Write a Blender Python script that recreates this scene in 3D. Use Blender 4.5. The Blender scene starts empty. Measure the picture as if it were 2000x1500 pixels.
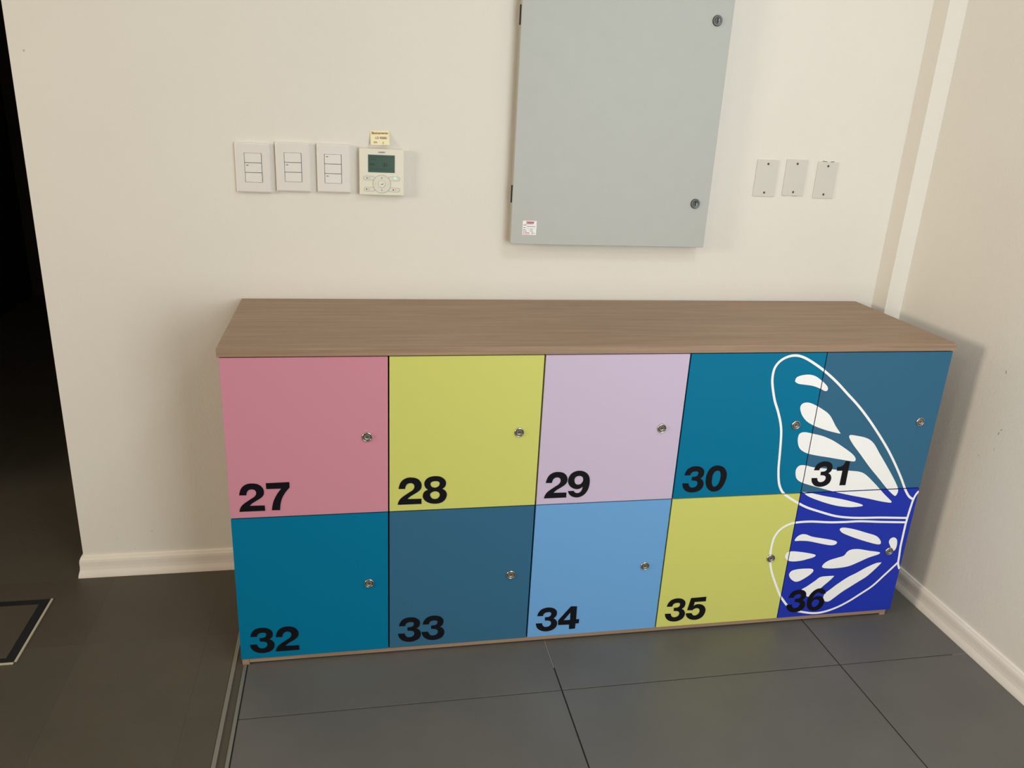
import bpy, bmesh, math, random
from mathutils import Vector, Matrix

random.seed(7)
SC = bpy.context.scene
COL = SC.collection

# ------------------------------------------------------------------ camera
cam_d = bpy.data.cameras.new('camera'); cam = bpy.data.objects.new('camera', cam_d); COL.objects.link(cam)
cam_d.sensor_fit = 'HORIZONTAL'; cam_d.sensor_width = 36.0; cam_d.lens = 1566.0 / 2000.0 * 36.0
cam_d.clip_start = 0.02; cam_d.clip_end = 60
_r = Vector((0.981391, -0.185301, 0.050354)); _d = Vector((-0.015582, -0.338217, -0.940939)); _f = Vector((0.191388, 0.922644, -0.334811))
cam.matrix_world = Matrix(((_r.x, -_d.x, -_f.x, 0.2980), (_r.y, -_d.y, -_f.y, -2.2673), (_r.z, -_d.z, -_f.z, 1.4127), (0, 0, 0, 1)))
SC.camera = cam

# ------------------------------------------------------------------ world, lights, exposure
w = bpy.data.worlds.new('world'); SC.world = w; w.use_nodes = True
w.node_tree.nodes['Background'].inputs[0].default_value = (0.75, 0.85, 1.0, 1)
w.node_tree.nodes['Background'].inputs[1].default_value = 0.3
SC.view_settings.view_transform = 'Standard'; SC.view_settings.look = 'None'
SC.view_settings.gamma = 1.0; SC.view_settings.use_curve_mapping = False
SC.view_settings.exposure = 0.0

def area(name, loc, direction, sx, sy, power, color):
    l = bpy.data.lights.new(name, 'AREA'); l.shape = 'RECTANGLE'; l.size = sx; l.size_y = sy
    l.energy = power; l.color = color
    o = bpy.data.objects.new(name, l); COL.objects.link(o); o.location = loc
    o.rotation_euler = Vector(direction).to_track_quat('-Z', 'Z').to_euler()
    return o
area('window_daylight', (1.45, -3.04, 1.25), (0, 1, 0), 1.0, 1.5, 37, (0.96, 1.0, 0.98))      # window behind the photographer
area('side_fill_light', (-4.55, -2.15, 1.95), (1, 0, 0), 1.0, 1.1, 118, (1.0, 0.86, 0.68))  # far-left lamp remade as an added window to brighten the right wall
LAMPS_AND_FILL = [(1.35, -1.5, 9, (0.82, 0.9, 1.0)), (-1.29, -2.75, 19, (1.0, 0.87, 0.68))]                                             # added cool fill lamp, then the lamp read off the wall shadow
for x, y, pw, lc in LAMPS_AND_FILL:
    area('lamp_and_fill_light', (x, y, 2.66), (0, 0, -1), 0.4, 0.4, pw, lc)

# ------------------------------------------------------------------ materials
MATS = {}
def lin(c):
    return tuple(((v / 255.0) / 12.92 if v <= 10.31 else ((v / 255.0 + 0.055) / 1.055) ** 2.4) for v in c) + (1.0,)
def mat(name, rgb, rough=0.5, metal=0.0, spec=0.5, emit=None, estr=0.0, var=0.0, vscale=6.0, bump=0.0, bscale=300.0):
    m = bpy.data.materials.new(name); m.use_nodes = True; nt = m.node_tree; b = nt.nodes['Principled BSDF']
    b.inputs['Base Color'].default_value = lin(rgb); b.inputs['Roughness'].default_value = rough
    b.inputs['Metallic'].default_value = metal; b.inputs['Specular IOR Level'].default_value = spec
    if emit:
        b.inputs['Emission Color'].default_value = lin(emit); b.inputs['Emission Strength'].default_value = estr
    tc = nt.nodes.new('ShaderNodeTexCoord')
    if var:
        n = nt.nodes.new('ShaderNodeTexNoise'); n.inputs['Scale'].default_value = vscale; n.inputs['Detail'].default_value = 5
        nt.links.new(tc.outputs['Object'], n.inputs['Vector'])
        r = nt.nodes.new('ShaderNodeMapRange'); r.inputs[1].default_value = 0.3; r.inputs[2].default_value = 0.7
        r.inputs[3].default_value = 1 - var; r.inputs[4].default_value = 1 + var
        nt.links.new(n.outputs['Fac'], r.inputs[0])
        mx = nt.nodes.new('ShaderNodeVectorMath'); mx.operation = 'SCALE'; mx.inputs[0].default_value = lin(rgb)[:3]
        nt.links.new(r.outputs[0], mx.inputs['Scale']); nt.links.new(mx.outputs[0], b.inputs['Base Color'])
    if bump:
        n2 = nt.nodes.new('ShaderNodeTexNoise'); n2.inputs['Scale'].default_value = bscale; n2.inputs['Detail'].default_value = 3
        nt.links.new(tc.outputs['Object'], n2.inputs['Vector'])
        bp = nt.nodes.new('ShaderNodeBump'); bp.inputs['Strength'].default_value = bump; bp.inputs['Distance'].default_value = 0.002
        nt.links.new(n2.outputs['Fac'], bp.inputs['Height']); nt.links.new(bp.outputs[0], b.inputs['Normal'])
    MATS[name] = m
    return m
def wood(name, dark, light):
    m = bpy.data.materials.new(name); m.use_nodes = True; nt = m.node_tree; b = nt.nodes['Principled BSDF']
    b.inputs['Roughness'].default_value = 0.5; b.inputs['Specular IOR Level'].default_value = 0.35
    tc = nt.nodes.new('ShaderNodeTexCoord'); mp = nt.nodes.new('ShaderNodeMapping'); mp.inputs['Scale'].default_value = (1.3, 34, 60)
    nt.links.new(tc.outputs['Object'], mp.inputs['Vector'])
    n = nt.nodes.new('ShaderNodeTexNoise'); n.inputs['Scale'].default_value = 2.2; n.inputs['Detail'].default_value = 7; n.inputs['Distortion'].default_value = 0.6
    nt.links.new(mp.outputs[0], n.inputs['Vector'])
    mp2 = nt.nodes.new('ShaderNodeMapping'); mp2.inputs['Scale'].default_value = (6, 260, 300); nt.links.new(tc.outputs['Object'], mp2.inputs['Vector'])
    n2 = nt.nodes.new('ShaderNodeTexNoise'); n2.inputs['Scale'].default_value = 1.5; n2.inputs['Detail'].default_value = 3
    nt.links.new(mp2.outputs[0], n2.inputs['Vector'])
    mm = nt.nodes.new('ShaderNodeMath'); mm.operation = 'MULTIPLY_ADD'; mm.inputs[1].default_value = 0.4
    nt.links.new(n2.outputs['Fac'], mm.inputs[0]); 
    m3 = nt.nodes.new('ShaderNodeMath'); m3.operation = 'MULTIPLY'; m3.inputs[1].default_value = 0.6
    nt.links.new(n.outputs['Fac'], m3.inputs[0]); nt.links.new(m3.outputs[0], mm.inputs[2])
    r = nt.nodes.new('ShaderNodeValToRGB'); r.color_ramp.elements[0].position = 0.33; r.color_ramp.elements[1].position = 0.66
    r.color_ramp.elements[0].color = lin(dark); r.color_ramp.elements[1].color = lin(light)
    nt.links.new(mm.outputs[0], r.inputs[0]); nt.links.new(r.outputs[0], b.inputs['Base Color'])
    MATS[name] = m
mat('wall_paint', (226, 222, 214), 0.75, spec=0.25, var=0.012, vscale=3, bump=0.25, bscale=120)
mat('scuff', (104, 96, 88), 0.8)
mat('dent_shade', (186, 182, 174), 0.8)  # dent drawn flat, its shade painted as a greyer tone
mat('ceiling_paint', (222, 220, 214), 0.8)
mat('room_grey', (110, 107, 102), 0.8)
mat('skirting', (232, 225, 216), 0.45, spec=0.35, var=0.02, vscale=9)
mat('corridor_shade_paint', (48, 49, 46), 0.7, var=0.25, vscale=1.2)  # unlit look of the passage put into the wall colour
mat('porcelain', (95, 93, 89), 0.42, spec=0.4, var=0.07, vscale=5, bump=0.06, bscale=500)
mat('grout', (44, 41, 38), 0.85)
mat('grout_pale', (142, 138, 128), 0.8)
mat('vinyl_a', (77, 72, 63), 0.55, spec=0.35, var=0.06, vscale=7)
mat('vinyl_b', (75, 69, 60), 0.55, spec=0.35, var=0.06, vscale=7)
mat('vinyl_c', (78, 74, 64), 0.55, spec=0.35, var=0.06, vscale=7)
mat('aluminium', (150, 150, 142), 0.4, metal=0.7)
mat('track_fill', (72, 67, 57), 0.6)
mat('brass_edge', (222, 216, 196), 0.4, metal=0.4)
mat('rubber', (24, 26, 29), 0.6)
wood('oak', (136, 111, 90), (162, 137, 114))
mat('gap_shade', (18, 14, 12), 0.9, spec=0.1)  # near black, puts the shade inside the door gaps into the colour
mat('pink', (202, 136, 154), 0.5, spec=0.15)
mat('yellow', (203, 204, 110), 0.5, spec=0.15)
mat('lilac', (199, 183, 208), 0.5, spec=0.15)
mat('teal', (0, 112, 150), 0.5, spec=0.12)
mat('slate', (52, 101, 132), 0.5, spec=0.12)
mat('sky_blue', (107, 162, 215), 0.5, spec=0.15)
mat('ultramarine', (36, 54, 172), 0.5, spec=0.1)
mat('digit_vinyl', (15, 15, 21), 0.5, spec=0.15)
mat('white_vinyl', (244, 244, 244), 0.45, spec=0.3)
mat('nickel', (196, 191, 182), 0.24, metal=1.0)
mat('nickel_dull', (142, 136, 124), 0.45, metal=0.5)
mat('black_gap', (8, 7, 6), 0.7)
mat('panel_grey', (179, 182, 179), 0.5, spec=0.4, var=0.012, vscale=20, bump=0.08, bscale=700)
mat('panel_body', (178, 174, 162), 0.55)
mat('lock_grey', (112, 116, 116), 0.4, metal=0.6)
mat('hinge_black', (22, 18, 16), 0.6)
mat('sticker_white', (240, 238, 240), 0.5)
mat('print_red', (176, 70, 88), 0.6)
mat('print_dark', (60, 50, 56), 0.6)
mat('print_grey', (176, 184, 186), 0.6)
mat('switch_plastic', (226, 222, 218), 0.35, spec=0.5)
mat('rocker_plastic', (229, 226, 222), 0.3, spec=0.5)
mat('thermo_plastic', (228, 224, 208), 0.4, spec=0.5)
mat('button_plastic', (220, 217, 204), 0.45)
mat('line_grey', (168, 164, 152), 0.5)
mat('lcd', (62, 90, 78), 0.25, spec=0.5)
mat('lcd_ink', (16, 28, 24), 0.5)
mat('led_green', (120, 255, 200), 0.4, emit=(90, 255, 180), estr=1.6)
mat('note_paper', (240, 233, 194), 0.7)
mat('note_ink', (138, 62, 36), 0.7)
mat('cover_plastic', (208, 205, 198), 0.4, spec=0.45)
mat('screw_steel', (96, 92, 84), 0.4, metal=0.8)
mat('plaster_crack', (70, 62, 56), 0.9)
mat('lamp_diffuser', (255, 244, 228), 0.5, emit=(255, 236, 205), estr=6)
mat('window_glass', (235, 240, 240), 0.02); MATS['window_glass'].node_tree.nodes['Principled BSDF'].inputs['Transmission Weight'].default_value = 1.0

# ------------------------------------------------------------------ helpers
def link(name, me, m=None, parent=None):
    o = bpy.data.objects.new(name, me); COL.objects.link(o)
    if m is not None and len(me.materials) == 0:
        me.materials.append(MATS[m])
    if parent is not None:
        o.parent = parent
    return o
def empty(name, loc=(0, 0, 0)):
    o = bpy.data.objects.new(name, None); COL.objects.link(o); o.location = loc; o.empty_display_size = 0.05
    return o
def tag(o, label, cat, group=None):
    o['label'] = label; o['category'] = cat
    if group: o['group'] = group
    return o
def structure(o):
    o['kind'] = 'structure'; return o
def bm_box(bm, x0, x1, y0, y1, z0, z1, bev=0.0, mi=0):
    t = bmesh.new()
    bmesh.ops.create_cube(t, size=1)
    for v in t.verts:
        v.co = Vector((x0 + (v.co.x + .5) * (x1 - x0), y0 + (v.co.y + .5) * (y1 - y0), z0 + (v.co.z + .5) * (z1 - z0)))
    if bev:
        bmesh.ops.bevel(t, geom=list(t.edges), offset=bev, segments=2, affect='EDGES', profile=0.5)
    for f in t.faces: f.material_index = mi
    me = bpy.data.meshes.new('tmp'); t.to_mesh(me); t.free(); bm.from_mesh(me); bpy.data.meshes.remove(me)
def finish(bm, name, mats, parent=None, smooth=False, origin=None):
    bmesh.ops.recalc_face_normals(bm, faces=list(bm.faces))
    if smooth:
        for f in bm.faces: f.smooth = True
    me = bpy.data.meshes.new(name)
    if origin is not None:
        bmesh.ops.translate(bm, vec=-Vector(origin), verts=list(bm.verts))
    bm.to_mesh(me); bm.free()
    for k in ([mats] if isinstance(mats, str) else mats): me.materials.append(MATS[k])
    o = link(name, me, None, parent)
    if origin is not None: o.location = origin
    return o
def box(name, x0, x1, y0, y1, z0, z1, m, parent=None, bev=0.0):
    bm = bmesh.new(); bm_box(bm, x0, x1, y0, y1, z0, z1, bev)
    return finish(bm, name, m, parent)
def lathe_y(bm, cx, cy, cz, prof, n=28, mi=None):
    """revolve (radius, forward) about an axis pointing to -Y; the profile starts at the rim and ends on the axis"""
    rings = []
    for r, h in prof:
        if r < 1e-6: rings.append([bm.verts.new((cx, cy - h, cz))])
        else: rings.append([bm.verts.new((cx + r * math.cos(2 * math.pi * i / n), cy - h, cz + r * math.sin(2 * math.pi * i / n))) for i in range(n)])
    for k in range(len(rings) - 1):
        a, b = rings[k], rings[k + 1]
        for i in range(n):
            j = (i + 1) % n
            if len(b) == 1: f = bm.faces.new((a[i], a[j], b[0]))
            else: f = bm.faces.new((a[i], a[j], b[j], b[i]))
            if mi: f.material_index = mi[k]
def smooth_closed(pts, sub=5):
    """Catmull-Rom through pts, keeping points flagged with a third value as corners"""
    n = len(pts); out = []
    for i in range(n):
        p1, p2 = pts[i], pts[(i + 1) % n]
        p0 = pts[i - 1] if len(p1) < 3 else p1
        p3 = pts[(i + 2) % n] if len(p2) < 3 else p2
        if len(p1) > 2 and len(p2) > 2:
            out.append((p1[0], p1[1])); continue
        for k in range(sub):
            t = k / sub
            out.append(tuple(0.5 * (2 * p1[c] + (p2[c] - p0[c]) * t + (2 * p0[c] - 5 * p1[c] + 4 * p2[c] - p3[c]) * t * t + (3 * p1[c] - p0[c] - 3 * p2[c] + p3[c]) * t ** 3) for c in (0, 1)))
    return out
def smooth_open(pts, sub=6):
    n = len(pts); out = []
    for i in range(n - 1):
        p0, p1, p2, p3 = pts[max(i - 1, 0)], pts[i], pts[i + 1], pts[min(i + 2, n - 1)]
        for k in range(sub):
            t = k / sub
            out.append(tuple(0.5 * (2 * p1[c] + (p2[c] - p0[c]) * t + (2 * p0[c] - 5 * p1[c] + 4 * p2[c] - p3[c]) * t * t + (3 * p1[c] - p0[c] - 3 * p2[c] + p3[c]) * t ** 3) for c in (0, 1)))
    out.append(tuple(pts[-1][:2]))
    return out
def fill_mesh(contours, name='fill'):
    """flat filled mesh in the XZ plane (Y = 0) facing -Y, contours in metres, even-odd holes"""
    cu = bpy.data.curves.new(name, 'CURVE'); cu.dimensions = '2D'; cu.fill_mode = 'FRONT'
    for c in contours:
        s = cu.splines.new('POLY'); s.points.add(len(c) - 1); s.use_cyclic_u = True
        for i, (x, y) in enumerate(c): s.points[i].co = (x, y, 0, 1)
    o = bpy.data.objects.new(name, cu)
    me = bpy.data.meshes.new_from_object(o); bpy.data.objects.remove(o); bpy.data.curves.remove(cu)
    for v in me.vertices: v.co = (v.co.x, 0.0, v.co.y)
    me.update()
    return me
def ribbon(bm, pts, wd, y=0.0):
    L = []; n = len(pts)
    for i in range(n):
        a, b = pts[max(i - 1, 0)], pts[min(i + 1, n - 1)]
        t = Vector((b[0] - a[0], b[1] - a[1]))
        t = t.normalized() if t.length > 1e-9 else Vector((1, 0)); nx, nz = -t.y * wd / 2, t.x * wd / 2
        L.append((bm.verts.new((pts[i][0] + nx, y, pts[i][1] + nz)), bm.verts.new((pts[i][0] - nx, y, pts[i][1] - nz))))
    for i in range(n - 1):
        bm.faces.new((L[i][0], L[i][1], L[i + 1][1], L[i + 1][0]))
def clip_bm(bm, x0, x1, z0, z1):
    for co, no in (((x0, 0, 0), (-1, 0, 0)), ((x1, 0, 0), (1, 0, 0)), ((0, 0, z0), (0, 0, -1)), ((0, 0, z1), (0, 0, 1))):
        bmesh.ops.bisect_plane(bm, geom=list(bm.verts) + list(bm.edges) + list(bm.faces), plane_co=co, plane_no=no, clear_outer=True)
def text_mesh(s, size, name='text', align='CENTER', shear=0.0, bold=0.0):
    cu = bpy.data.curves.new(name, 'FONT'); cu.body = s; cu.size = size; cu.align_x = align; cu.align_y = 'CENTER'; cu.shear = shear; cu.offset = bold
    cu.resolution_u = 3
    o = bpy.data.objects.new(name, cu); me = bpy.data.meshes.new_from_object(o); bpy.data.objects.remove(o); bpy.data.curves.remove(cu)
    for v in me.vertices: v.co = (v.co.x, 0.0, v.co.y)
    me.update(); return me
def text(name, s, size, x, y, z, m, parent, **kw):
    me = text_mesh(s, size, name, **kw); me.materials.clear(); me.materials.append(MATS[m])
    o = link(name, me, None, parent); o.location = (x, y, z)
    return o

# ------------------------------------------------------------------ drawn shapes on the doors, millimetres in the door plane (x to the right, z up)
GLYPH = {
    '0': [[(0.1,31.8),(0.0,45.5),(4.2,61.4),(11.6,71.0),(22.6,75.7),(34.5,74.7),(45.8,69.6),(54.3,59.3),(58.5,46.7),(57.8,31.8),(53.4,16.9),(45.7,4.7),(34.7,-1.1),(22.9,-1.2),(12.0,5.0),(4.9,14.1),(1.2,24.3)],
          [(17.5,33.5),(17.9,47.2),(22.4,56.9),(28.4,60.2),(35.6,58.9),(40.4,50.0),(41.4,38.7),(39.7,26.3),(35.6,17.7),(28.6,12.8),(22.3,15.8),(18.9,23.5)]],
    '1': [[(35.3,74.0,1),(36.4,0.0,1),(17.3,0.5,1),(17.5,45.3,1),(0.1,45.8,1),(0.0,57.3,1),(9.8,58.2),(17.6,62.8),(22.7,74.5,1)]],
    '2': [[(2.0,44.2,1),(3.4,51.5),(6.8,61.1),(13.3,68.9),(22.9,73.7),(33.2,74.5),(44.3,72.4),(52.9,66.6),(58.1,57.7),(59.0,49.0),(56.8,41.4),(51.2,35.1),(42.9,29.5),(33.2,23.4),(28.2,19.2),(24.7,15.3,1),(59.0,14.6,1),(59.4,0.0,1),(0.0,0.1,1),(1.7,7.4),(5.4,14.9),(11.4,21.2),(20.2,27.8),(29.1,34.0),(35.9,38.6),(39.9,43.8),(41.1,48.7),(40.4,53.1),(37.4,57.0),(31.4,58.9),(25.2,57.6),(21.3,53.9),(19.1,48.6),(18.3,43.5,1)]],
    '3': [[(2.6,50.0,1),(4.9,59.8),(11.7,69.9),(22.8,75.0),(35.4,75.7),(47.1,72.3),(55.1,65.0),(57.7,56.7),(56.4,47.4),(52.7,42.3),(48.8,39.3,1),(55.5,34.6),(59.8,26.8),(60.4,18.6),(57.3,9.4),(49.6,2.6),(38.2,-1.2),(25.5,-1.1),(13.6,3.1),(5.0,11.3),(1.2,19.8),(0.0,26.9,1),(17.3,26.2,1),(19.5,19.5),(24.4,14.3),(30.9,13.1),(38.3,15.1),(42.6,20.9),(42.7,27.0),(39.5,31.3),(33.6,33.4),(25.2,34.2,1),(24.5,45.0,1),(34.0,45.3),(39.6,48.2),(41.7,54.0),(40.0,58.9),(34.1,60.7),(26.1,60.0),(20.6,55.8),(18.9,49.5,1)]],
    '4': [[(0.0,31.6,1),(33.1,74.5,1),(50.5,73.4,1),(51.2,31.3,1),(59.6,31.0,1),(59.9,17.2,1),(50.5,17.0,1),(50.1,0.5,1),(33.1,0.0,1),(32.3,15.1,1),(0.6,16.2,1)],
          [(15.5,30.7,1),(33.2,54.7,1),(33.7,30.5,1)]],
    '5': [[(9.8,73.6,1),(56.1,74.5,1),(56.1,59.2,1),(22.8,59.4,1),(20.8,46.4,1),(27.1,50.7),(36.3,51.4),(46.7,48.4),(55.2,40.8),(59.4,29.9),(58.2,18.7),(52.8,7.9),(43.1,1.0),(30.9,-1.2),(18.1,1.0),(7.9,7.6),(2.6,15.0),(0.0,23.4,1),(18.3,22.8,1),(20.9,17.7),(26.3,14.1),(31.9,14.2),(38.3,18.3),(41.6,25.8),(40.3,32.9),(35.7,37.2),(29.4,38.3),(22.9,35.7),(19.0,31.9,1),(2.9,33.5,1)]],
    '6': [[(55.6,55.5,1),(52.4,65.4),(45.1,72.2),(34.6,75.7),(24.3,74.3),(13.6,67.8),(4.6,55.9),(0.0,41.5),(0.1,26.6),(4.5,12.8),(12.2,3.4),(23.7,-1.2),(35.6,-1.2),(46.5,4.7),(53.9,15.3),(56.4,27.8),(52.1,38.7),(44.0,46.5),(34.3,49.1),(23.9,47.7),(16.5,41.6,1),(19.2,51.8),(23.9,58.8),(29.9,61.6),(36.2,60.0),(40.2,56.5,1)],
          [(16.0,22.3),(17.1,31.1),(23.2,37.3),(31.8,37.4),(38.6,33.1),(40.0,25.5),(36.8,17.5),(29.8,12.1),(21.8,12.8)]],
    '7': [[(0.0,73.8,1),(54.3,74.5,1),(54.2,59.8,1),(46.7,50.8),(39.6,40.0),(34.3,28.0),(31.4,15.9),(29.4,0.0,1),(10.6,0.6,1),(12.7,13.4),(15.6,24.5),(20.3,35.4),(26.6,46.7),(34.7,57.7,1),(0.4,58.2,1)]],
    '8': [[(12.8,38.7,1),(6.7,44.2),(3.5,52.9),(4.4,62.0),(10.3,70.3),(20.4,74.8),(30.6,75.7),(41.8,74.1),(51.6,68.0),(56.9,59.7),(57.1,50.5),(53.7,43.8),(48.6,40.0,1),(55.4,35.0),(59.7,27.3),(59.9,19.2),(56.5,10.0),(49.4,2.8),(39.2,-0.8),(28.9,-1.2),(16.5,1.5),(6.7,7.8),(0.9,16.2),(0.0,24.3),(2.7,32.3),(7.8,36.7)],
          [(18.7,54.0),(21.2,59.6),(29.8,61.8),(38.5,60.0),(41.7,54.7),(39.7,48.4),(34.2,44.7),(28.1,44.2),(21.4,47.5)],
          [(18.2,23.5),(20.6,29.7),(28.3,33.4),(36.5,32.1),(41.7,27.0),(41.8,20.0),(37.3,13.9),(29.7,12.3),(22.4,15.2)]],
    '9': [[(1.3,18.5,1),(17.5,18.5,1),(20.0,14.4),(25.2,11.8),(31.2,12.1),(36.9,16.6),(39.7,23.1),(40.3,29.7,1),(35.6,25.7),(29.2,23.2),(21.5,23.4),(11.9,27.4),(4.2,34.9),(0.0,44.6),(0.5,55.3),(5.7,66.3),(14.4,73.0),(26.1,75.7),(38.3,73.8),(48.7,67.5),(55.5,57.7),(58.2,45.6),(57.8,31.3),(54.4,18.2),(47.6,7.7),(37.6,0.9),(26.8,-1.2),(15.6,1.4),(6.8,7.8)],
          [(16.8,48.6),(18.4,56.3),(24.1,60.2),(31.2,60.5),(37.5,57.2),(40.2,50.0),(38.6,42.9),(34.1,37.7),(27.1,36.0),(20.3,39.0)]],
}
WING_LINES = {
    'up': [(1858.6,391.6),(1842.8,402.2),(1825.9,424.2),(1804.1,460.6),(1773.8,506.3),(1740.9,551.3),(1701.6,598.7),(1660.0,645.2),(1620.5,684.8),(1583.0,717.8),(1542.6,753.1),(1504.0,782.2),(1470.4,803.7),(1438.0,820.8),(1413.6,827.4),(1391.0,824.9),(1370.1,813.2),(1357.7,793.9),(1356.0,767.4),(1361.0,741.9),(1373.3,704.6),(1387.1,675.5),(1399.1,646.1),(1406.8,619.4),(1411.2,589.5),(1415.1,550.4),(1419.0,507.6),(1425.1,473.5),(1432.6,451.4),(1445.2,432.1),(1464.9,417.0),(1492.8,399.8),(1527.3,382.0),(1568.0,367.1),(1615.6,351.6),(1655.7,343.9),(1701.8,339.8),(1767.6,337.2),(1855.1,331.2)],
    'body': [(1871.1,417.2),(1863.7,404.5),(1859.4,388.3),(1857.1,363.7),(1855.1,333.9),(1854.2,307.1),(1854.8,269.9),(1855.6,235.7),(1858.7,204.4),(1860.3,183.5),(1863.5,172.8),(1870.0,160.1)],
    'low': [(1855.1,317.1),(1770.9,323.1),(1704.2,328.8),(1655.5,329.1),(1607.0,330.8),(1548.7,336.3),(1504.6,335.8),(1480.5,330.6),(1458.1,316.3),(1444.7,294.2),(1440.9,271.4),(1440.7,245.0),(1443.8,221.4),(1448.9,197.6),(1460.6,166.3),(1478.0,130.8),(1495.0,98.4),(1510.0,78.0),(1526.4,59.1),(1549.0,43.1),(1577.1,33.7),(1615.0,26.2),(1648.1,27.8),(1686.1,39.0),(1722.7,57.6),(1758.1,81.6),(1793.0,107.4),(1822.8,140.5),(1841.6,162.0),(1860.3,183.5)],
}
WING_SPOTS = [
    [(1421.8,759.3),(1424.6,767.7),(1438.2,773.2),(1458.4,774.9),(1476.8,770.7),(1493.5,761.0),(1509.1,749.4),(1519.2,739.2),(1520.3,730.5),(1513.3,728.3),(1498.5,735.2),(1477.8,742.7),(1455.0,746.6),(1433.8,749.8),(1423.5,755.0)],
    [(1451.8,676.9),(1451.1,688.5),(1458.7,695.6),(1473.4,696.2),(1492.7,689.1),(1516.1,676.8),(1536.9,663.1),(1550.5,648.0),(1565.5,626.8),(1581.6,608.3),(1583.9,604.6),(1580.9,604.4),(1550.2,612.2),(1524.2,620.5),(1499.7,630.1),(1477.7,642.5),(1461.1,659.1)],
    [(1461.8,583.4),(1460.2,600.0),(1464.6,608.8),(1477.6,611.4),(1502.8,606.1),(1534.8,597.7),(1568.4,583.0),(1603.5,562.1),(1632.5,542.7),(1645.3,529.9),(1646.7,520.5),(1637.5,519.3),(1608.2,525.0),(1566.1,533.4),(1521.3,542.0),(1492.3,550.1),(1471.5,563.5)],
    [(1613.3,592.3),(1615.9,598.8),(1630.2,597.2),(1659.5,590.8),(1678.6,582.6),(1695.9,568.2),(1718.2,539.7),(1749.4,500.9),(1777.1,464.9),(1797.8,435.1),(1803.7,418.7),(1799.2,405.9),(1790.1,409.6),(1765.8,430.1),(1732.3,463.6),(1695.4,499.9),(1658.1,540.2),(1629.7,570.4)],
    [(1473.0,487.0),(1472.2,502.5),(1481.0,512.9),(1499.5,512.2),(1522.2,506.0),(1560.3,500.5),(1605.3,494.1),(1643.8,490.0),(1670.0,485.8),(1691.4,474.9),(1727.0,444.7),(1759.8,414.3),(1786.1,391.9),(1790.6,386.8),(1786.3,384.3),(1755.6,390.1),(1707.5,402.2),(1653.6,414.4),(1600.0,428.1),(1559.9,440.1),(1520.2,452.2),(1493.5,462.2),(1479.3,472.8)],
    [(1505.6,430.8),(1518.3,429.3),(1537.8,425.2),(1577.5,414.8),(1623.8,404.6),(1664.4,393.6),(1691.9,385.1),(1701.1,379.8),(1693.7,376.9),(1661.7,376.2),(1622.1,382.1),(1581.7,393.8),(1547.7,406.6),(1523.7,417.3),(1509.3,427.5)],
    [(1644.3,305.6),(1648.2,310.4),(1662.7,310.2),(1693.5,302.8),(1732.3,289.9),(1764.5,278.6),(1780.6,265.8),(1787.4,253.5),(1782.9,248.7),(1767.3,251.4),(1735.2,261.8),(1696.1,275.9),(1663.9,289.5),(1651.0,297.0)],
    [(1509.2,280.5),(1514.7,290.0),(1526.1,296.6),(1540.6,295.8),(1561.3,287.3),(1591.4,280.5),(1621.8,273.7),(1640.8,267.5),(1643.9,260.6),(1635.2,255.5),(1618.8,256.5),(1588.3,264.0),(1554.5,272.8),(1528.4,276.0),(1510.9,276.4)],
    [(1813.0,255.4),(1815.7,265.4),(1826.5,269.2),(1837.9,260.7),(1842.0,243.4),(1840.9,229.7),(1835.5,223.9),(1826.8,232.3),(1818.2,244.8)],
    [(1487.9,228.6),(1492.2,240.0),(1509.1,242.9),(1535.4,238.9),(1562.1,233.2),(1583.4,226.4),(1579.3,219.3),(1559.4,213.8),(1540.8,210.0),(1515.3,209.3),(1498.5,213.8),(1490.7,221.7)],
    [(1612.5,187.1),(1617.9,196.3),(1632.3,205.6),(1657.1,212.5),(1675.6,218.1),(1684.3,231.1),(1697.8,237.0),(1721.0,236.6),(1755.8,228.9),(1783.6,223.7),(1792.2,219.8),(1785.7,214.3),(1757.6,205.9),(1727.3,192.4),(1696.6,180.7),(1657.8,177.1),(1631.3,178.3),(1615.9,181.7)],
    [(1511.9,166.1),(1517.9,177.6),(1536.3,182.1),(1562.1,182.4),(1582.0,180.0),(1587.3,172.7),(1579.1,161.3),(1562.0,148.8),(1547.2,141.2),(1534.2,141.1),(1519.3,151.8)],
    [(1561.0,110.7),(1576.9,121.7),(1599.7,139.1),(1613.9,150.2),(1636.6,152.0),(1655.8,151.4),(1657.5,149.5),(1646.4,135.7),(1629.9,119.5),(1616.3,104.8),(1602.7,90.0),(1590.3,85.7),(1582.8,87.4),(1573.0,99.3)],
    [(1803.6,184.5),(1798.7,186.6),(1785.6,185.0),(1758.2,173.0),(1728.5,155.9),(1704.4,143.7),(1675.5,123.1),(1652.9,103.8),(1640.2,92.4),(1637.4,78.5),(1643.8,66.3),(1657.6,63.8),(1672.2,74.0),(1695.0,93.5),(1718.4,109.4),(1741.8,125.3),(1765.2,141.1),(1784.4,160.7)],
]

# ------------------------------------------------------------------ the setting
XR, XL, XE = 2.0, -4.6, -0.506      # right wall, far left wall, free end of the back wall
YF, H = -3.1, 2.7
fl = structure(box('floor', XL, XR + 0.12, YF - 0.1, 3.7, -0.12, -0.003, 'grout'))
# large charcoal porcelain tiles to the right of the threshold strip
xs = [0.012, 0.802, 1.587, 2.0]; ys = [-3.032, -2.244, -1.456, -0.668, 0.0]
for i in range(3):
    for j in range(4):
        box('floor_tile', xs[i] + 0.0018, xs[i + 1] - (0.0018 if i < 2 else 0), ys[j] + 0.0018, ys[j + 1] - (0.0018 if j < 3 else 0), -0.011, 0.0, 'porcelain', fl, 0.0006)
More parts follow.
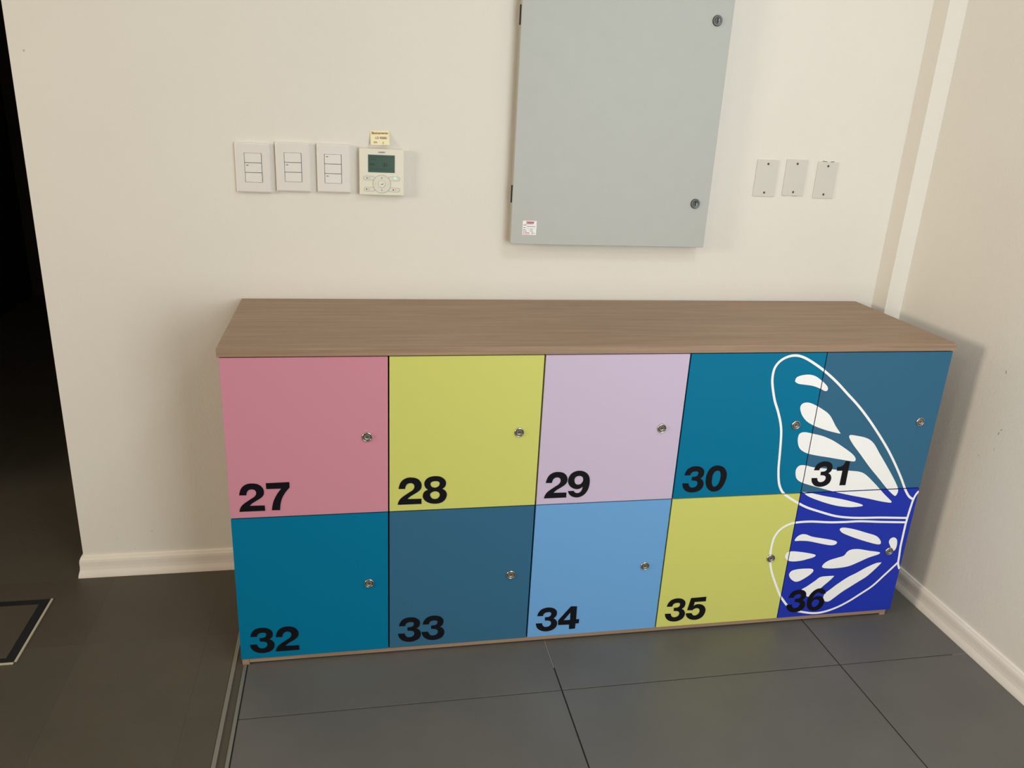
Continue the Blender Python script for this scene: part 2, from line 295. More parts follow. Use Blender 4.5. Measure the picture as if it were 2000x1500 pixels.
# small vinyl tiles to the left, laid through the passage
S = 0.3105; vx = [-0.0275] + [-0.1075 - S * k for k in range(7)]; vy = [3.53] + [-0.0265 + S * k for k in range(11, -9, -1)]
for i in range(len(vx) - 1):
    for j in range(len(vy) - 1):
        y1, y0 = vy[j], vy[j + 1]
        if vx[i + 1] < -1.83 - 0.15 and y0 > 0: continue
        if vx[i + 1] > XE - 0.02 and y0 >= 0.0: continue
        xr = min(vx[i], XE + 0.03) if y0 > -0.05 + 0.03 else vx[i]
        box('carpet_tile', vx[i + 1] + 0.00012, xr - 0.00012, y0 + 0.00012, y1 - 0.00012, -0.009, 0.0, random.choice(('vinyl_a', 'vinyl_a', 'vinyl_b', 'vinyl_c')), fl)
tr = structure(empty('trim_1', (0, -1.5, 0)))
for nm, x0, x1, z1, m in (('track_base', -0.0275, 0.0118, -0.0006, 'track_fill'), ('track_rail', -0.0265, -0.0165, 0.0016, 'aluminium'), ('track_rail', 0.0030, 0.0112, 0.0022, 'aluminium')):
    box(nm, x0, x1, -1.55, 1.5, -0.008, z1, m, tr, 0.0004)

def notch(name, verts, faces, m):
    me = bpy.data.meshes.new(name); me.from_pydata(verts, [], faces); me.update(); return link(name, me, m)
structure(box('wall_back', XE, XR + 0.12, 0.0, 0.12, -0.003, H, 'wall_paint'))
structure(box('wall_right', XR, XR + 0.12, YF, 0.0, -0.003, H, 'wall_paint'))
structure(box('wall_corner', 1.942, XR, -0.069, 0.0, -0.003, H, 'wall_paint', None, 0.0008))
bm = bmesh.new()
for a in ((YF, -2.70, -0.003, H), (-1.60, 0.1, -0.003, H), (-2.70, -1.60, -0.003, 1.35), (-2.70, -1.60, 2.55, H)):
    bm_box(bm, XL - 0.1, XL, a[0], a[1], a[2], a[3])
structure(finish(bm, 'wall_far_left', 'room_grey'))
added_win = structure(empty('added_window', (XL, -2.15, 1.35)))  # added window, put in to light the right wall from the left
for a in ((-2.70, -2.665, 1.35, 2.55), (-1.635, -1.60, 1.35, 2.55), (-2.70, -1.60, 1.35, 1.385), (-2.70, -1.60, 2.515, 2.55)):
    o = box('window_frame', XL - 0.06, XL - 0.01, a[0], a[1], a[2], a[3], 'aluminium'); o.parent = added_win; o.matrix_parent_inverse = Matrix.Translation(-added_win.location)
structure(box('wall_back_left', XL, -1.83, 0.0, 0.1, -0.003, H, 'corridor_shade_paint'))
structure(box('wall_passage_left', -1.95, -1.83, 0.1, 3.53, -0.003, H, 'corridor_shade_paint'))
structure(box('wall_passage_end', -1.95, -0.3, 3.53, 3.65, -0.003, H, 'corridor_shade_paint'))
structure(box('wall_passage_right', XE + 0.02, XE + 0.14, 0.12, 3.53, -0.003, H, 'corridor_shade_paint'))
# wall behind the photographer, with its window
bm = bmesh.new()
wx0, wx1, wz0, wz1 = 0.85, 1.97, 0.42, 2.08
for a in ((XL, wx0, -0.003, H), (wx1, XR + 0.12, -0.003, H), (wx0, wx1, -0.003, wz0), (wx0, wx1, wz1, H)):
    bm_box(bm, a[0], a[1], YF - 0.1, YF, a[2], a[3])
structure(finish(bm, 'wall_front', 'room_grey'))
win = structure(empty('window_1', (1.335, YF, wz0)))
for nm, a in (('window_frame', (wx0, wx0 + 0.035, wz0, wz1)), ('window_frame', (wx1 - 0.035, wx1, wz0, wz1)), ('window_frame', (wx0, wx1, wz0, wz0 + 0.035)), ('window_frame', (wx0, wx1, wz1 - 0.035, wz1))):
    o = box(nm, a[0], a[1], YF - 0.06, YF - 0.01, a[2], a[3], 'aluminium'); o.parent = win; o.matrix_parent_inverse = Matrix.Translation(-win.location)
box('window_pane', wx0 + 0.03, wx1 - 0.03, YF - 0.04, YF - 0.034, wz0 + 0.03, wz1 - 0.03, 'window_glass', win).matrix_parent_inverse = Matrix.Translation(-win.location)
box('window_pane', XL - 0.04, XL - 0.034, -2.67, -1.63, 1.38, 2.52, 'window_glass', added_win).matrix_parent_inverse = Matrix.Translation(-added_win.location)
ce = structure(box('ceiling', XL, XR + 0.12, YF - 0.1, 0.12, H, H + 0.1, 'ceiling_paint'))
box('passage_ceiling', -1.95, XE + 0.14, 0.12, 3.65, H, H + 0.1, 'corridor_shade_paint', ce)
for x, y, pw, lc in LAMPS_AND_FILL:
    box('lamp_and_fill_housing', x - 0.3, x + 0.3, y - 0.3, y + 0.3, H - 0.03, H + 0.02, 'ceiling_paint', ce, 0.004)  # first housing goes with the added fill lamp
# pale leftovers of grout in two joints, scuffs and painted dent shade on the walls
box('grout_patch', 0.8008, 0.8032, -0.580, -0.440, -0.004, -0.0012, 'grout_pale', fl)
box('grout_patch', 1.940, 1.984, -0.6692, -0.6668, -0.004, -0.0012, 'grout_pale', fl)
wr = bpy.data.objects['wall_right']
for pts, wd in (([(-0.5277, 0.7964), (-0.5290, 0.7935), (-0.5308, 0.7892)], 0.0018), ([(-0.5665, 0.6436), (-0.5615, 0.6381)], 0.0016), ([(-0.5600, 0.6318), (-0.5570, 0.6236)], 0.0015),
                ([(-0.5118, 0.5447), (-0.5128, 0.5408)], 0.0012), ([(-0.5584, 0.5869), (-0.5578, 0.5775)], 0.0006)):
    bm = bmesh.new(); L = [(bm.verts.new((XR - 0.0003, y - wd / 2, z)), bm.verts.new((XR - 0.0003, y + wd / 2, z))) for y, z in pts]
    for i in range(len(L) - 1): bm.faces.new((L[i][0], L[i][1], L[i + 1][1], L[i + 1][0]))
    finish(bm, 'scuff_or_dent', 'scuff', wr)
wb = bpy.data.objects['wall_back']
for pts, wd, m in (([(-0.4738, 1.4612), (-0.4712, 1.4640)], 0.0042, 'dent_shade'), ([(-0.3110, 0.1405), (-0.3060, 0.1401)], 0.0008, 'scuff'), ([(-0.4090, 0.1230), (-0.4040, 0.1195)], 0.0006, 'dent_shade'), ([(-0.3615, 0.0835), (-0.3590, 0.0826)], 0.0009, 'scuff')):
    bm = bmesh.new(); ribbon(bm, pts, wd, -0.0003); finish(bm, 'scuff_or_dent', m, wb)
# skirting boards: one profile swept along each wall
PROF = [(0.0, 0.0), (0.0165, 0.0), (0.0165, 0.004), (0.0150, 0.012), (0.0115, 0.024), (0.0105, 0.034), (0.0105, 0.050), (0.0095, 0.057), (0.0070, 0.0625), (0.0055, 0.0665), (0.0, 0.068)]
def sweep(name, stations, m):
    vs = []; fs = []; n = len(PROF)
    for st in stations:
        for d, z in PROF: vs.append(st(d, z))
    for s in range(len(stations) - 1):
        for i in range(n - 1):
            fs.append((s * n + i, s * n + i + 1, (s + 1) * n + i + 1, (s + 1) * n + i))
    fs.append(tuple(range(n))); fs.append(tuple(range((len(stations) - 1) * n, len(stations) * n))[::-1])
    me = bpy.data.meshes.new(name); me.from_pydata(vs, [], fs); me.update()
    b2 = bmesh.new(); b2.from_mesh(me); bmesh.ops.recalc_face_normals(b2, faces=list(b2.faces)); b2.to_mesh(me); b2.free()
    return structure(link(name, me, m))
sweep('baseboard_back', [lambda d, z: (1.942, -d, z), lambda d, z: (XE - d, -d, z), lambda d, z: (XE - d, 0.12, z)], 'skirting')
sweep('baseboard_right', [lambda d, z: (XR - d, -0.069, z), lambda d, z: (XR - d, YF, z)], 'skirting')

# ------------------------------------------------------------------ locker cabinet
D = 0.4736
CX = [-0.0018, 0.3742, 0.7488, 1.1233, 1.5001, 1.8715]
ZT, ZM, ZB = 0.8360, 0.4276, 0.0188
cab = tag(empty('locker_cabinet', (0.935, -0.24, 0)), 'low oak-topped locker cabinet with ten coloured numbered doors and a white butterfly wing', 'cabinet')
_ci = Matrix.Translation(-cab.location)
def adopt(o):
    o.parent = cab; o.matrix_parent_inverse = _ci; return o
o = adopt(box('top_panel', -0.0062, 1.8770, -0.4762, -0.0085, 0.8372, 0.8566, 'oak', None, 0.0006)); o['label'] = 'oak wood grain top panel'
YB = -0.4545
for x0, x1 in ((0.0, 0.018), (1.8515, 1.8695)):
    adopt(box('side_panel', x0, x1, YB, -0.02, 0.0195, 0.8366, 'oak'))
adopt(box('back_panel', 0.018, 1.8515, -0.028, -0.021, 0.02, 0.8366, 'oak'))
adopt(box('bottom_panel', 0.018, 1.8515, YB, -0.028, 0.0195, 0.0375, 'gap_shade'))
adopt(box('middle_shelf', 0.018, 1.8515, YB, -0.028, ZM - 0.009, ZM + 0.009, 'gap_shade'))
for x in CX[1:5]:
    adopt(box('divider', x - 0.009, x + 0.009, YB - 0.0004, -0.028, 0.0375, 0.8366, 'gap_shade'))
adopt(box('bottom_rail', 0.0185, 1.8400, -0.4722, -0.44, 0.0072, 0.0187, 'oak'))
adopt(box('foot', 0.0, 0.0177, -0.4722, -0.40, 0.0, 0.0187, 'oak', None, 0.0006))
adopt(box('foot', 1.8405, 1.8582, -0.4722, -0.40, 0.0, 0.0187, 'oak', None, 0.0006))

DOORS = [('27', 0, 1, 'pink', 'pink'), ('28', 1, 1, 'yellow', 'yellow'), ('29', 2, 1, 'lilac', 'pale lilac'), ('30', 3, 1, 'teal', 'teal'), ('31', 4, 1, 'slate', 'slate blue'),
         ('32', 0, 0, 'teal', 'teal'), ('33', 1, 0, 'slate', 'slate blue'), ('34', 2, 0, 'sky_blue', 'light blue'), ('35', 3, 0, 'yellow', 'yellow'), ('36', 4, 0, 'ultramarine', 'deep ultramarine blue')]
DIGIT_X = {'27': (0.0196, 0.0840), '28': (0.3960, 0.4582), '29': (0.7700, 0.8309), '30': (1.1465, 1.2118), '31': (1.5235, 1.5959),
           '32': (0.0219, 0.0845), '33': (0.3980, 0.4605), '34': (0.7723, 0.8352), '35': (1.1470, 1.2097), '36': (1.5222, 1.5872)}
LOCK = {'27': (0.3230, 0.6333), '28': (0.6948, 0.6343), '29': (1.0688, 0.6347), '30': (1.4463, 0.6335), '31': (1.8208, 0.6331),
        '32': (0.3240, 0.2248), '33': (0.6943, 0.2244), '34': (1.0687, 0.2255), '35': (1.4442, 0.2250), '36': (1.8199, 0.2243)}
gm = {k: fill_mesh([[(x / 1000, y / 1000) for x, y in smooth_closed(c)] for c in v], 'digit') for k, v in GLYPH.items()}
for me in gm.values(): me.materials.clear(); me.materials.append(MATS['digit_vinyl'])
bm = bmesh.new()
lathe_y(bm, 0, 0, 0, [(0.0126, -0.001), (0.0126, 0.0015), (0.0120, 0.0034), (0.0106, 0.0042), (0.0094, 0.0036), (0.0090, 0.0012), (0.0082, 0.0012), (0.0080, 0.0034), (0.0074, 0.0040), (0.0064, 0.0040), (0.0061, 0.0034), (0.0, 0.0034)],
        mi=[0, 0, 0, 0, 2, 2, 2, 1, 1, 1, 1])
for f in bm.faces: f.smooth = True
LOCKMESH = bpy.data.meshes.new('lock'); bm.to_mesh(LOCKMESH); bm.free()
for k in ('nickel', 'nickel_dull', 'black_gap'): LOCKMESH.materials.append(MATS[k])
KEYMESH = fill_mesh([smooth_closed([(-0.0042, -0.0006), (-0.0022, 0.0006), (-0.0002, 0.0016), (0.0014, 0.0008), (0.0042, 0.0002), (0.0042, -0.0008), (0.0010, -0.0006), (-0.0012, -0.0013), (-0.0030, -0.0012)], 3)], 'keyhole')
KEYMESH.materials.clear(); KEYMESH.materials.append(MATS['black_gap'])
spots = [fill_mesh([[(x / 1000, z / 1000) for x, z in smooth_closed(c)]], 'butterfly_spot') for c in WING_SPOTS]
lines = {k: smooth_open([(x / 1000, z / 1000) for x, z in v]) for k, v in WING_LINES.items()}
GV = {1: 0.0018, 2: 0.0021, 3: 0.0019, 4: 0.0013}
doorobj = {}
for num, c, up, m, cn in DOORS:
    x0 = CX[c] + (GV[c] if c else 0); x1 = CX[c + 1] - (GV[c + 1] if c < 4 else 0)
    z0, z1 = (ZM + 0.0015, ZT - 0.0016) if up else (ZB, ZM - 0.0015)
    d = adopt(box('locker_door', x0, x1, -D, -D + 0.018, z0, z1, m, None, 0.0005))
    d['label'] = '%s locker door numbered %s' % (cn, num)
    doorobj[num] = (d, x0, x1, z0, z1)
    for i, ch in enumerate(num):
        o = link('door_digit', gm[ch], None, d); o.location = (DIGIT_X[num][i], -D - 0.0009, 0.4466 if up else 0.0362)
        o['label'] = 'bold black digit %s' % ch
    lx, lz = LOCK[num]
    o = link('lock', LOCKMESH, None, d); o.location = (lx, -D, lz)
    o = link('keyhole', KEYMESH, None, d); o.location = (lx, -D - 0.0041, lz)
for num in ('30', '31', '35', '36'):
    d, x0, x1, z0, z1 = doorobj[num]
    bm = bmesh.new()
    for k, dy in (('up', 0.0), ('low', 0.00004), ('body', 0.00008)):
        ribbon(bm, lines[k], 0.0066, -D - 0.0003 - dy)
    clip_bm(bm, x0, x1, z0, z1)
    if bm.faces:
        finish(bm, 'butterfly_outline', 'white_vinyl', d)['label'] = 'white outline of butterfly wing'
    else: bm.free()
    for me in spots:
        bm = bmesh.new(); bm.from_mesh(me); bmesh.ops.translate(bm, vec=(0, -D - 0.0005, 0), verts=list(bm.verts)); clip_bm(bm, x0, x1, z0, z1)
        if len(bm.faces) > 0: finish(bm, 'butterfly_spot', 'white_vinyl', d)
        else: bm.free()

# ------------------------------------------------------------------ grey electrical enclosure
ex0, ex1, ez0, ez1, ey = 0.7325, 1.3145, 1.0262, 1.8300, -0.045
ep = tag(empty('electrical_enclosure', (1.0235, 0, 1.0262)), 'grey metal electrical enclosure with two key locks mounted above the lockers', 'electrical box')
def ad(o, p):
    o.parent = p; o.matrix_parent_inverse = Matrix.Translation(-p.location); return o
ad(box('body', ex0 + 0.002, ex1 - 0.006, -0.030, 0.0, ez0 + 0.001, ez1 - 0.004, 'panel_body', None, 0.001), ep)
ad(box('gasket', ex0 + 0.006, ex1 - 0.008, -0.0345, -0.030, ez0 + 0.006, ez1 - 0.008, 'gap_shade'), ep)  # near-black filler painted as the shaded gap between body and door
dr = ad(box('door', ex0, ex1, ey, -0.0345, ez0, ez1, 'panel_grey', None, 0.0016), ep)
for z0, z1 in ((1.5943, 1.6425), (1.1405, 1.1877)):
    ad(box('hinge', ex0 - 0.0028, ex0 + 0.004, -0.0375, -0.030, z0, z1, 'hinge_black', None, 0.0006), ep)
for lx, lz in ((1.2700, 1.6383), (1.2715, 1.1531)):
    bm = bmesh.new()
    lathe_y(bm, lx, ey, lz, [(0.0140, -0.001), (0.0140, 0.002), (0.0130, 0.0045), (0.0100, 0.0048), (0.0095, 0.0040), (0.0, 0.0040)], mi=[1, 1, 0, 0, 0])
    o = finish(bm, 'lock', ('lock_grey', 'print_dark'), None, True); ad(o, ep)
    o = box('keyhole', lx - 0.0012, lx + 0.0012, ey - 0.0049, ey - 0.003, lz - 0.0055, lz + 0.0055, 'black_gap'); ad(o, ep)
    bm = bmesh.new()
lab = ad(box('label', 0.7652, 0.8050, ey - 0.0003, ey, 1.0532, 1.0926, 'sticker_white'), ep); lab['label'] = 'small white rating label with red print'
def lb(u0, u1, v0, v1, m, nm='label_print'):
    o = box(nm, 0.7652 + 0.0398 * u0, 0.7652 + 0.0398 * u1, ey - 0.0005, ey - 0.0003, 1.0926 - 0.0394 * v1, 1.0926 - 0.0394 * v0, m)
    o.parent = lab; return o
for u0, u1, v0, v1, m in ((.24, .82, .05, .11, 'print_red'), (.30, .80, .12, .17, 'print_red'), (.20, .78, .19, .23, 'print_red'), (.05, .26, .285, .32, 'print_dark'), (.29, .93, .36, .43, 'print_grey'), (.05, .22, .47, .505, 'print_dark'),
                          (.29, .92, .53, .555, 'print_grey'), (.04, .25, .615, .645, 'print_dark'), (.54, .74, .615, .645, 'print_dark'), (.42, .47, .64, .70, 'print_grey'), (.04, .32, .725, .755, 'print_dark'), (.54, .78, .725, .755, 'print_dark'),
                          (.07, .11, .83, .89, 'print_dark'), (.15, .52, .83, .875, 'print_red'), (.05, .52, .935, .955, 'print_red'), (.66, .80, .83, .86, 'print_dark'), (.66, .78, .89, .94, 'print_grey'), (.85, .92, .86, .93, 'print_grey')):
    lb(u0, u1, v0, v1, m)

# ------------------------------------------------------------------ light switches
def make_switch(x0, z0, wd, ht, rk, marks, label, pressed):
    sw = tag(empty('light_switch', (x0 + wd / 2, 0, z0)), label, 'light switch', 'wall switches beside the thermostat')
    bm = bmesh.new(); rx0, rx1, rz0, rz1 = rk
    ring = [(x0, z0), (x0 + wd, z0), (x0 + wd, z0 + ht), (x0, z0 + ht)]
    b = 0.003
    outer = [bm.verts.new((x, 0, z)) for x, z in ring]
    mid = [bm.verts.new((x, -0.0095, z)) for x, z in ring]
    top = [bm.verts.new((x + (b if i in (0, 3) else -b), -0.0115, z + (b if i < 2 else -b))) for i, (x, z) in enumerate(ring)]
    inn = [bm.verts.new((x, -0.0115, z)) for x, z in ((rx0, rz0), (rx1, rz0), (rx1, rz1), (rx0, rz1))]
    deep = [bm.verts.new((v.co.x, -0.004, v.co.z)) for v in inn]
    for A, B in ((outer, mid), (mid, top), (top, inn), (inn, deep)):
        for i in range(4): bm.faces.new((A[i], A[(i + 1) % 4], B[(i + 1) % 4], B[i]))
    f = bm.faces.new(deep); f.material_index = 1
    ad(finish(bm, 'plate', ('switch_plastic', 'black_gap')), sw)
    h = (rz1 - rz0) / 3
    for k in range(3):
        zb = rz1 - (k + 1) * h
        lo, hi = pressed[k]
        bm = bmesh.new(); bm_box(bm, rx0 + 0.0011, rx1 - 0.0011, -0.0126, -0.0045, zb + 0.0006, zb + h - 0.0006, 0.0006)
        for v in bm.verts:
            if v.co.y < -0.008:
                t = (v.co.x - rx0) / (rx1 - rx0); v.co.y -= lo * (1 - t) + hi * t
        r = ad(finish(bm, 'rocker', 'rocker_plastic'), sw)
        if k in marks:
            o = box('rocker_mark', rx0 + 0.0045, rx0 + 0.0105, -0.0126 - lo - 0.0004, -0.0120 - lo, zb + h - 0.0072, zb + h - 0.0057, 'print_dark'); o.parent = r
    return sw
flat = ((0.0, 0.0006),) * 3
make_switch(-0.0010, 1.1450, 0.0880, 0.1255, (0.0219, 0.0656, 1.1710, 1.2458), (1,), 'leftmost of the three white triple switches left of the thermostat', ((0, .0006), (.0012, .0002), (0, .0012)))
make_switch(0.1005, 1.1503, 0.0882, 0.1250, (0.1224, 0.1668, 1.1752, 1.2503), (1,), 'middle white triple switch of the row of three, mounted slightly higher', ((0, .0006), (.0010, .0002), (0, .0008)))
make_switch(0.2062, 1.1508, 0.0868, 0.1245, (0.2254, 0.2702, 1.1750, 1.2502), (0, 2), 'white triple switch next to the thermostat, marks on top and bottom rockers', ((.0012, 0), (0, .0008), (.0010, 0)))

# ------------------------------------------------------------------ thermostat
tx0, tx1, tz0, tz1, ty = 0.3166, 0.4356, 1.1478, 1.2690, -0.019
th = tag(empty('thermostat', (0.376, 0, tz0)), 'cream thermostat controller with green display and round button pad', 'thermostat')
bm = bmesh.new(); bm_box(bm, tx0, tx1, ty, -0.006, tz0, tz1, 0.0022); bm_box(bm, tx0 + 0.004, tx1 - 0.004, -0.0065, 0.0, tz0 + 0.004, tz1 - 0.004)
ad(finish(bm, 'body', 'thermo_plastic'), th)
sb = ad(box('screen_bezel', 0.3392, 0.4110, ty - 0.0004, ty, 1.2074, 1.2541, 'print_grey'), th)
ad(box('screen', 0.3401, 0.4101, ty - 0.0007, ty, 1.2083, 1.2533, 'lcd'), th)
def tt(nm, s, size, x, z, m, dy=0.0009, **kw):
    o = text(nm, s, size, x, ty - dy, z, m, None, **kw); return ad(o, th)
tt('display_digits', '21', 0.0125, 0.3855, 1.2283, 'lcd_ink', bold=0.0003)
tt('display_digits', '°c', 0.0055, 0.3955, 1.2272, 'lcd_ink')
tt('display_text', 'Set to', 0.0052, 0.3530, 1.2420, 'lcd_ink')
tt('display_text', 'Cool', 0.0062, 0.3500, 1.2288, 'lcd_ink', bold=0.0002)
tt('brand_print', 'DAIKIN', 0.0052, 0.3760, 1.2603, 'lock_grey', bold=0.00012)
for z in (1.2475, 1.2165):
    ad(box('display_rule', 0.342, 0.408, ty - 0.0009, ty - 0.0006, z, z + 0.0005, 'lcd_ink'), th)
def ring_flat(name, cx, cz, r, wd, m, n=40, dy=0.0008):
    bm = bmesh.new(); pts = [(cx + r * math.cos(2 * math.pi * i / n), cz + r * math.sin(2 * math.pi * i / n)) for i in range(n + 1)]
    ribbon(bm, pts, wd, ty - dy); return ad(finish(bm, name, m), th)
def disc(name, cx, cz, r, h, m, n=36):
    bm = bmesh.new(); lathe_y(bm, cx, ty, cz, [(r, -0.0005), (r, h - 0.0004), (r - 0.0006, h), (0, h)], n); return ad(finish(bm, name, m), th)
def pill(x0, x1, zc, r):
    bm = bmesh.new(); bm_box(bm, x0, x1, ty - 0.0006, ty + 0.0005, zc - r, zc + r)
    vert = [e for e in bm.edges if abs(e.verts[0].co.x - e.verts[1].co.x) < 1e-6 and abs(e.verts[0].co.z - e.verts[1].co.z) < 1e-6]
    bmesh.ops.bevel(bm, geom=vert, offset=r * 0.96, segments=6, affect='EDGES', profile=0.5)
    o = ad(finish(bm, 'button', 'button_plastic'), th)
    pts = []
    for k in range(13): a = math.pi / 2 - math.pi * k / 12; pts.append((x1 - r + r * math.cos(a), zc + r * math.sin(a)))
    for k in range(13): a = -math.pi / 2 - math.pi * k / 12; pts.append((x0 + r + r * math.cos(a), zc + r * math.sin(a)))
    pts.append(pts[0]); bm = bmesh.new(); ribbon(bm, pts, 0.0008, ty - 0.0008); ad(finish(bm, 'button_outline', 'line_grey'), th)
pill(0.3275, 0.3575, 1.1925, 0.0053); pill(0.3285, 0.3575, 1.1632, 0.0053); pill(0.3945, 0.4240, 1.1925, 0.0053); pill(0.3945, 0.4240, 1.1632, 0.0053)
disc('button_pad', 0.3758, 1.1778, 0.0236, 0.0010, 'button_plastic'); ring_flat('button_pad_ring', 0.3758, 1.1778, 0.0236, 0.0009, 'line_grey', dy=0.0011)
disc('enter_button', 0.3758, 1.1778, 0.0092, 0.0016, 'thermo_plastic'); ring_flat('enter_ring', 0.3758, 1.1778, 0.0096, 0.0007, 'line_grey', dy=0.0013)
bm = bmesh.new(); ribbon(bm, [(0.3728, 1.1768), (0.3790, 1.1768)], 0.0012, ty - 0.0018); ribbon(bm, [(0.3785, 1.1768), (0.3785, 1.1806)], 0.0012, ty - 0.0018); ad(finish(bm, 'enter_symbol', 'print_dark'), th)
for dz in (0.0155, -0.0155):
    bm = bmesh.new(); ribbon(bm, [(0.3758, 1.1778 + dz - 0.0022), (0.3758, 1.1778 + dz + 0.0022)], 0.0010, ty - 0.0012)
    ribbon(bm, [(0.3742, 1.1778 + dz + 0.0006 * (1 if dz > 0 else -1)), (0.3758, 1.1778 + dz + 0.0024 * (1 if dz > 0 else -1)), (0.3774, 1.1778 + dz + 0.0006 * (1 if dz > 0 else -1))], 0.0008, ty - 0.0012); ad(finish(bm, 'arrow_symbol', 'lock_grey'), th)
for dx in (0.0168, -0.0168):
    bm = bmesh.new(); s = 1 if dx > 0 else -1; ribbon(bm, [(0.3758 + dx - 0.001 * s, 1.1795), (0.3758 + dx + 0.001 * s, 1.1778), (0.3758 + dx - 0.001 * s, 1.1761)], 0.0006, ty - 0.0012); ad(finish(bm, 'arrow_symbol', 'line_grey'), th)
for cx, cz, m in ((0.3355, 1.1632, 'print_dark'), (0.4065, 1.1632, 'print_dark'), (0.3365, 1.1925, 'lock_grey')):
    disc('button_symbol', cx, cz, 0.0018, 0.0010, m, 8)
    ring_flat('button_symbol', cx + 0.0055, cz, 0.0016, 0.0006, 'line_grey', 12, 0.0009)
bm = bmesh.new(); ribbon(bm, [(0.4100, 1.1934), (0.4116, 1.1958), (0.4140, 1.1940), (0.4116, 1.1930)], 0.0026, ty - 0.0011)
led = ad(finish(bm, 'indicator_light', 'led_green'), th); led['label'] = 'glowing green indicator light'

# ------------------------------------------------------------------ sticky note above the thermostat
bm = bmesh.new(); nx, nz = 10, 14; G = []
NX0, NX1, NZ0, NZ1 = 0.3462, 0.3974, 1.2778, 1.3150
def note_y(t): return -0.0006 - 0.014 * max(0, t) ** 1.7
for j in range(nz + 1):
    t = j / nz; row = []
    for i in range(nx + 1):
        u = i / nx; row.append(bm.verts.new((NX0 + (NX1 - NX0) * u + 0.0006 * t, note_y(t), NZ1 - (NZ1 - NZ0) * t + 0.0012 * u)))
    G.append(row)
for j in range(nz):
    for i in range(nx): bm.faces.new((G[j][i], G[j + 1][i], G[j + 1][i + 1], G[j][i + 1]))
note = finish(bm, 'sticky_note', 'note_paper', None, True); sm = note.modifiers.new('thickness', 'SOLIDIFY'); sm.thickness = 0.0002; sm.offset = 0
tag(note, 'small yellow sticky note with red-brown handwriting stuck above the thermostat', 'sticky note')
def ink(s, size, cx, t, **kw):
    me = text_mesh(s, size, 'handwriting', **kw)
    z = NZ1 - (NZ1 - NZ0) * t
    for v in me.vertices:
        zz = z + v.co.z; tt_ = (NZ1 - zz) / (NZ1 - NZ0); v.co = (cx + v.co.x, note_y(tt_) - 0.0005, zz + 0.0012 * (cx + v.co.x - NX0) / (NX1 - NX0))
    me.materials.clear(); me.materials.append(MATS['note_ink']); return link('handwriting', me, None, note)
ink('Basicamente', 0.0086, 0.3712, 0.19, bold=0.00016, shear=0.12); ink('LO REBE/', 0.0078, 0.3752, 0.52, bold=0.00014, shear=-0.05); ink('(no', 0.0072, 0.3600, 0.80, bold=0.0001); ink(';)', 0.0075, 0.3800, 0.82, bold=0.0001)

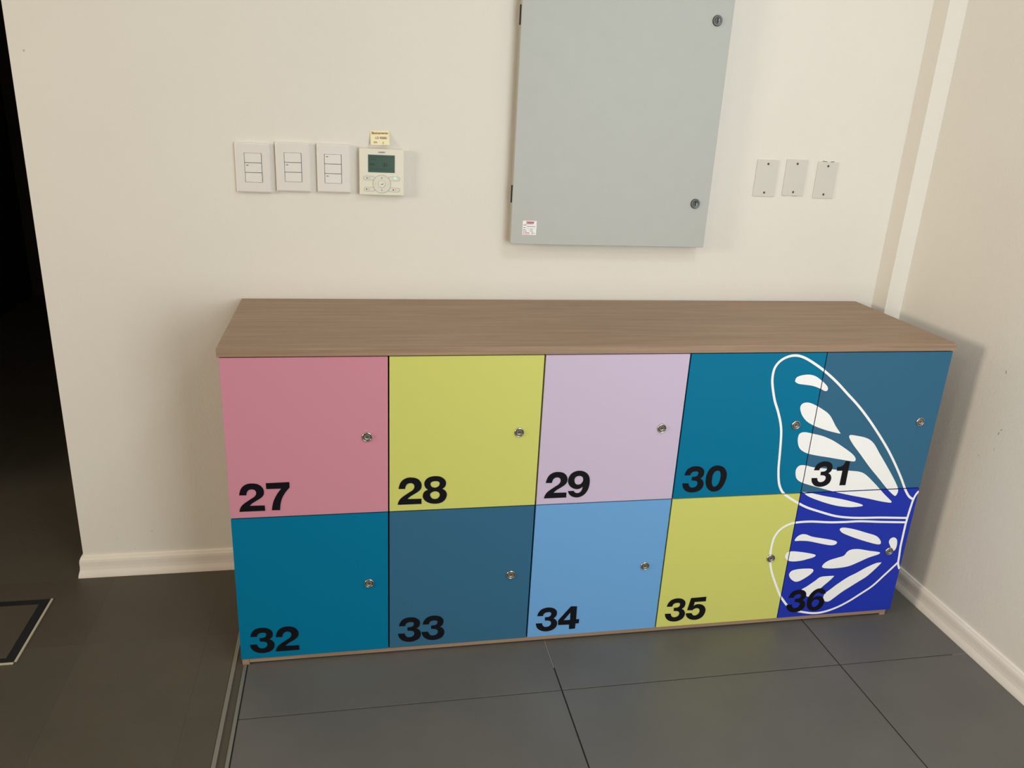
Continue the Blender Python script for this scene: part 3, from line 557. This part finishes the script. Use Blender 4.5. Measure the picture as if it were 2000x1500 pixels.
# ------------------------------------------------------------------ blank cover plates
PL = [(1.4692, 1.5388, 1.1752, 1.2814, (1.2695, 1.1868), 'leftmost of the three small white blank cover plates on the wall'),
      (1.5633, 1.6325, 1.1798, 1.2852, (1.2732, 1.1909), 'middle blank cover plate of the three, mounted slightly higher than its neighbours'),
      (1.6655, 1.7328, 1.1750, 1.2820, (1.2700, 1.1869), 'blank cover plate nearest the corner, dark cracks along its top edge')]
for i, (x0, x1, z0, z1, sc, lbl) in enumerate(PL):
    cp = tag(empty('blank_cover_plate', ((x0 + x1) / 2, 0, z0)), lbl, 'cover plate', 'blank cover plates right of the electrical box')
    ad(box('plate', x0, x1, -0.0032, 0.0, z0, z1, 'cover_plastic', None, 0.0010), cp)
    for z in sc:
        bm = bmesh.new(); xc = (x0 + x1) / 2 + 0.0005
        lathe_y(bm, xc, -0.0032, z, [(0.0034, -0.0005), (0.0034, 0.0003), (0.0026, 0.0008), (0, 0.0008)], 16, mi=[1, 0, 0]); s_ = finish(bm, 'screw', ('screw_steel', 'print_dark')); ad(s_, cp)
        bm = bmesh.new(); a = 0.5 + i; ribbon(bm, [(xc - 0.0022 * math.cos(a), z - 0.0022 * math.sin(a)), (xc + 0.0022 * math.cos(a), z + 0.0022 * math.sin(a))], 0.0007, -0.0042)
        o = finish(bm, 'screw_slot', 'black_gap'); o.parent = s_
    if i == 2:
        bm = bmesh.new(); ribbon(bm, [(x0 + 0.014, z1 + 0.0012), (x0 + 0.018, z1 + 0.0017), (x0 + 0.022, z1 + 0.0010), (x0 + 0.030, z1 + 0.0004)], 0.0014, -0.0006)
        ad(finish(bm, 'plaster_crack', 'plaster_crack'), cp); bm = bmesh.new()
        ribbon(bm, [(x0 + 0.041, z1 + 0.0006), (x0 + 0.048, z1 + 0.0008), (x0 + 0.053, z1 + 0.0018)], 0.0016, -0.0006); ad(finish(bm, 'plaster_crack', 'plaster_crack'), cp)
    if i == 1:
        bm = bmesh.new(); ribbon(bm, [(x0 + 0.004, z0 - 0.0006), (x0 + 0.010, z0 - 0.0010)], 0.0010, -0.0006); ad(finish(bm, 'plaster_crack', 'line_grey'), cp); bm = bmesh.new()
        ribbon(bm, [(x0 + 0.034, z0 - 0.0004), (x0 + 0.042, z0 - 0.0012), (x0 + 0.050, z0 - 0.0006)], 0.0010, -0.0006)
        ad(finish(bm, 'plaster_crack', 'line_grey'), cp)

# ------------------------------------------------------------------ floor box in the passage floor
fb = tag(empty('floor_box', (-0.70, -0.2575, 0)), 'square recessed floor box with bright metal edge and black gasket', 'floor box')
bx0, bx1, by0, by1 = -0.8450, -0.5600, -0.3985, -0.1165
ad(box('gasket', bx0 + 0.003, bx1 - 0.004, by0 + 0.004, by1, -0.006, 0.0012, 'rubber'), fb)
ad(box('lid', bx0 + 0.026, bx1 - 0.030, by0 + 0.026, by1 - 0.024, -0.006, 0.0018, 'vinyl_b', None, 0.0006), fb)
for a in ((bx1 - 0.0055, bx1, by0, by1), (bx0, bx1, by0, by0 + 0.0055), (bx0, bx0 + 0.0055, by0, by1)):
    o = ad(box('metal_edge', a[0], a[1], a[2], a[3], -0.006, 0.0030, 'brass_edge', None, 0.0006), fb)
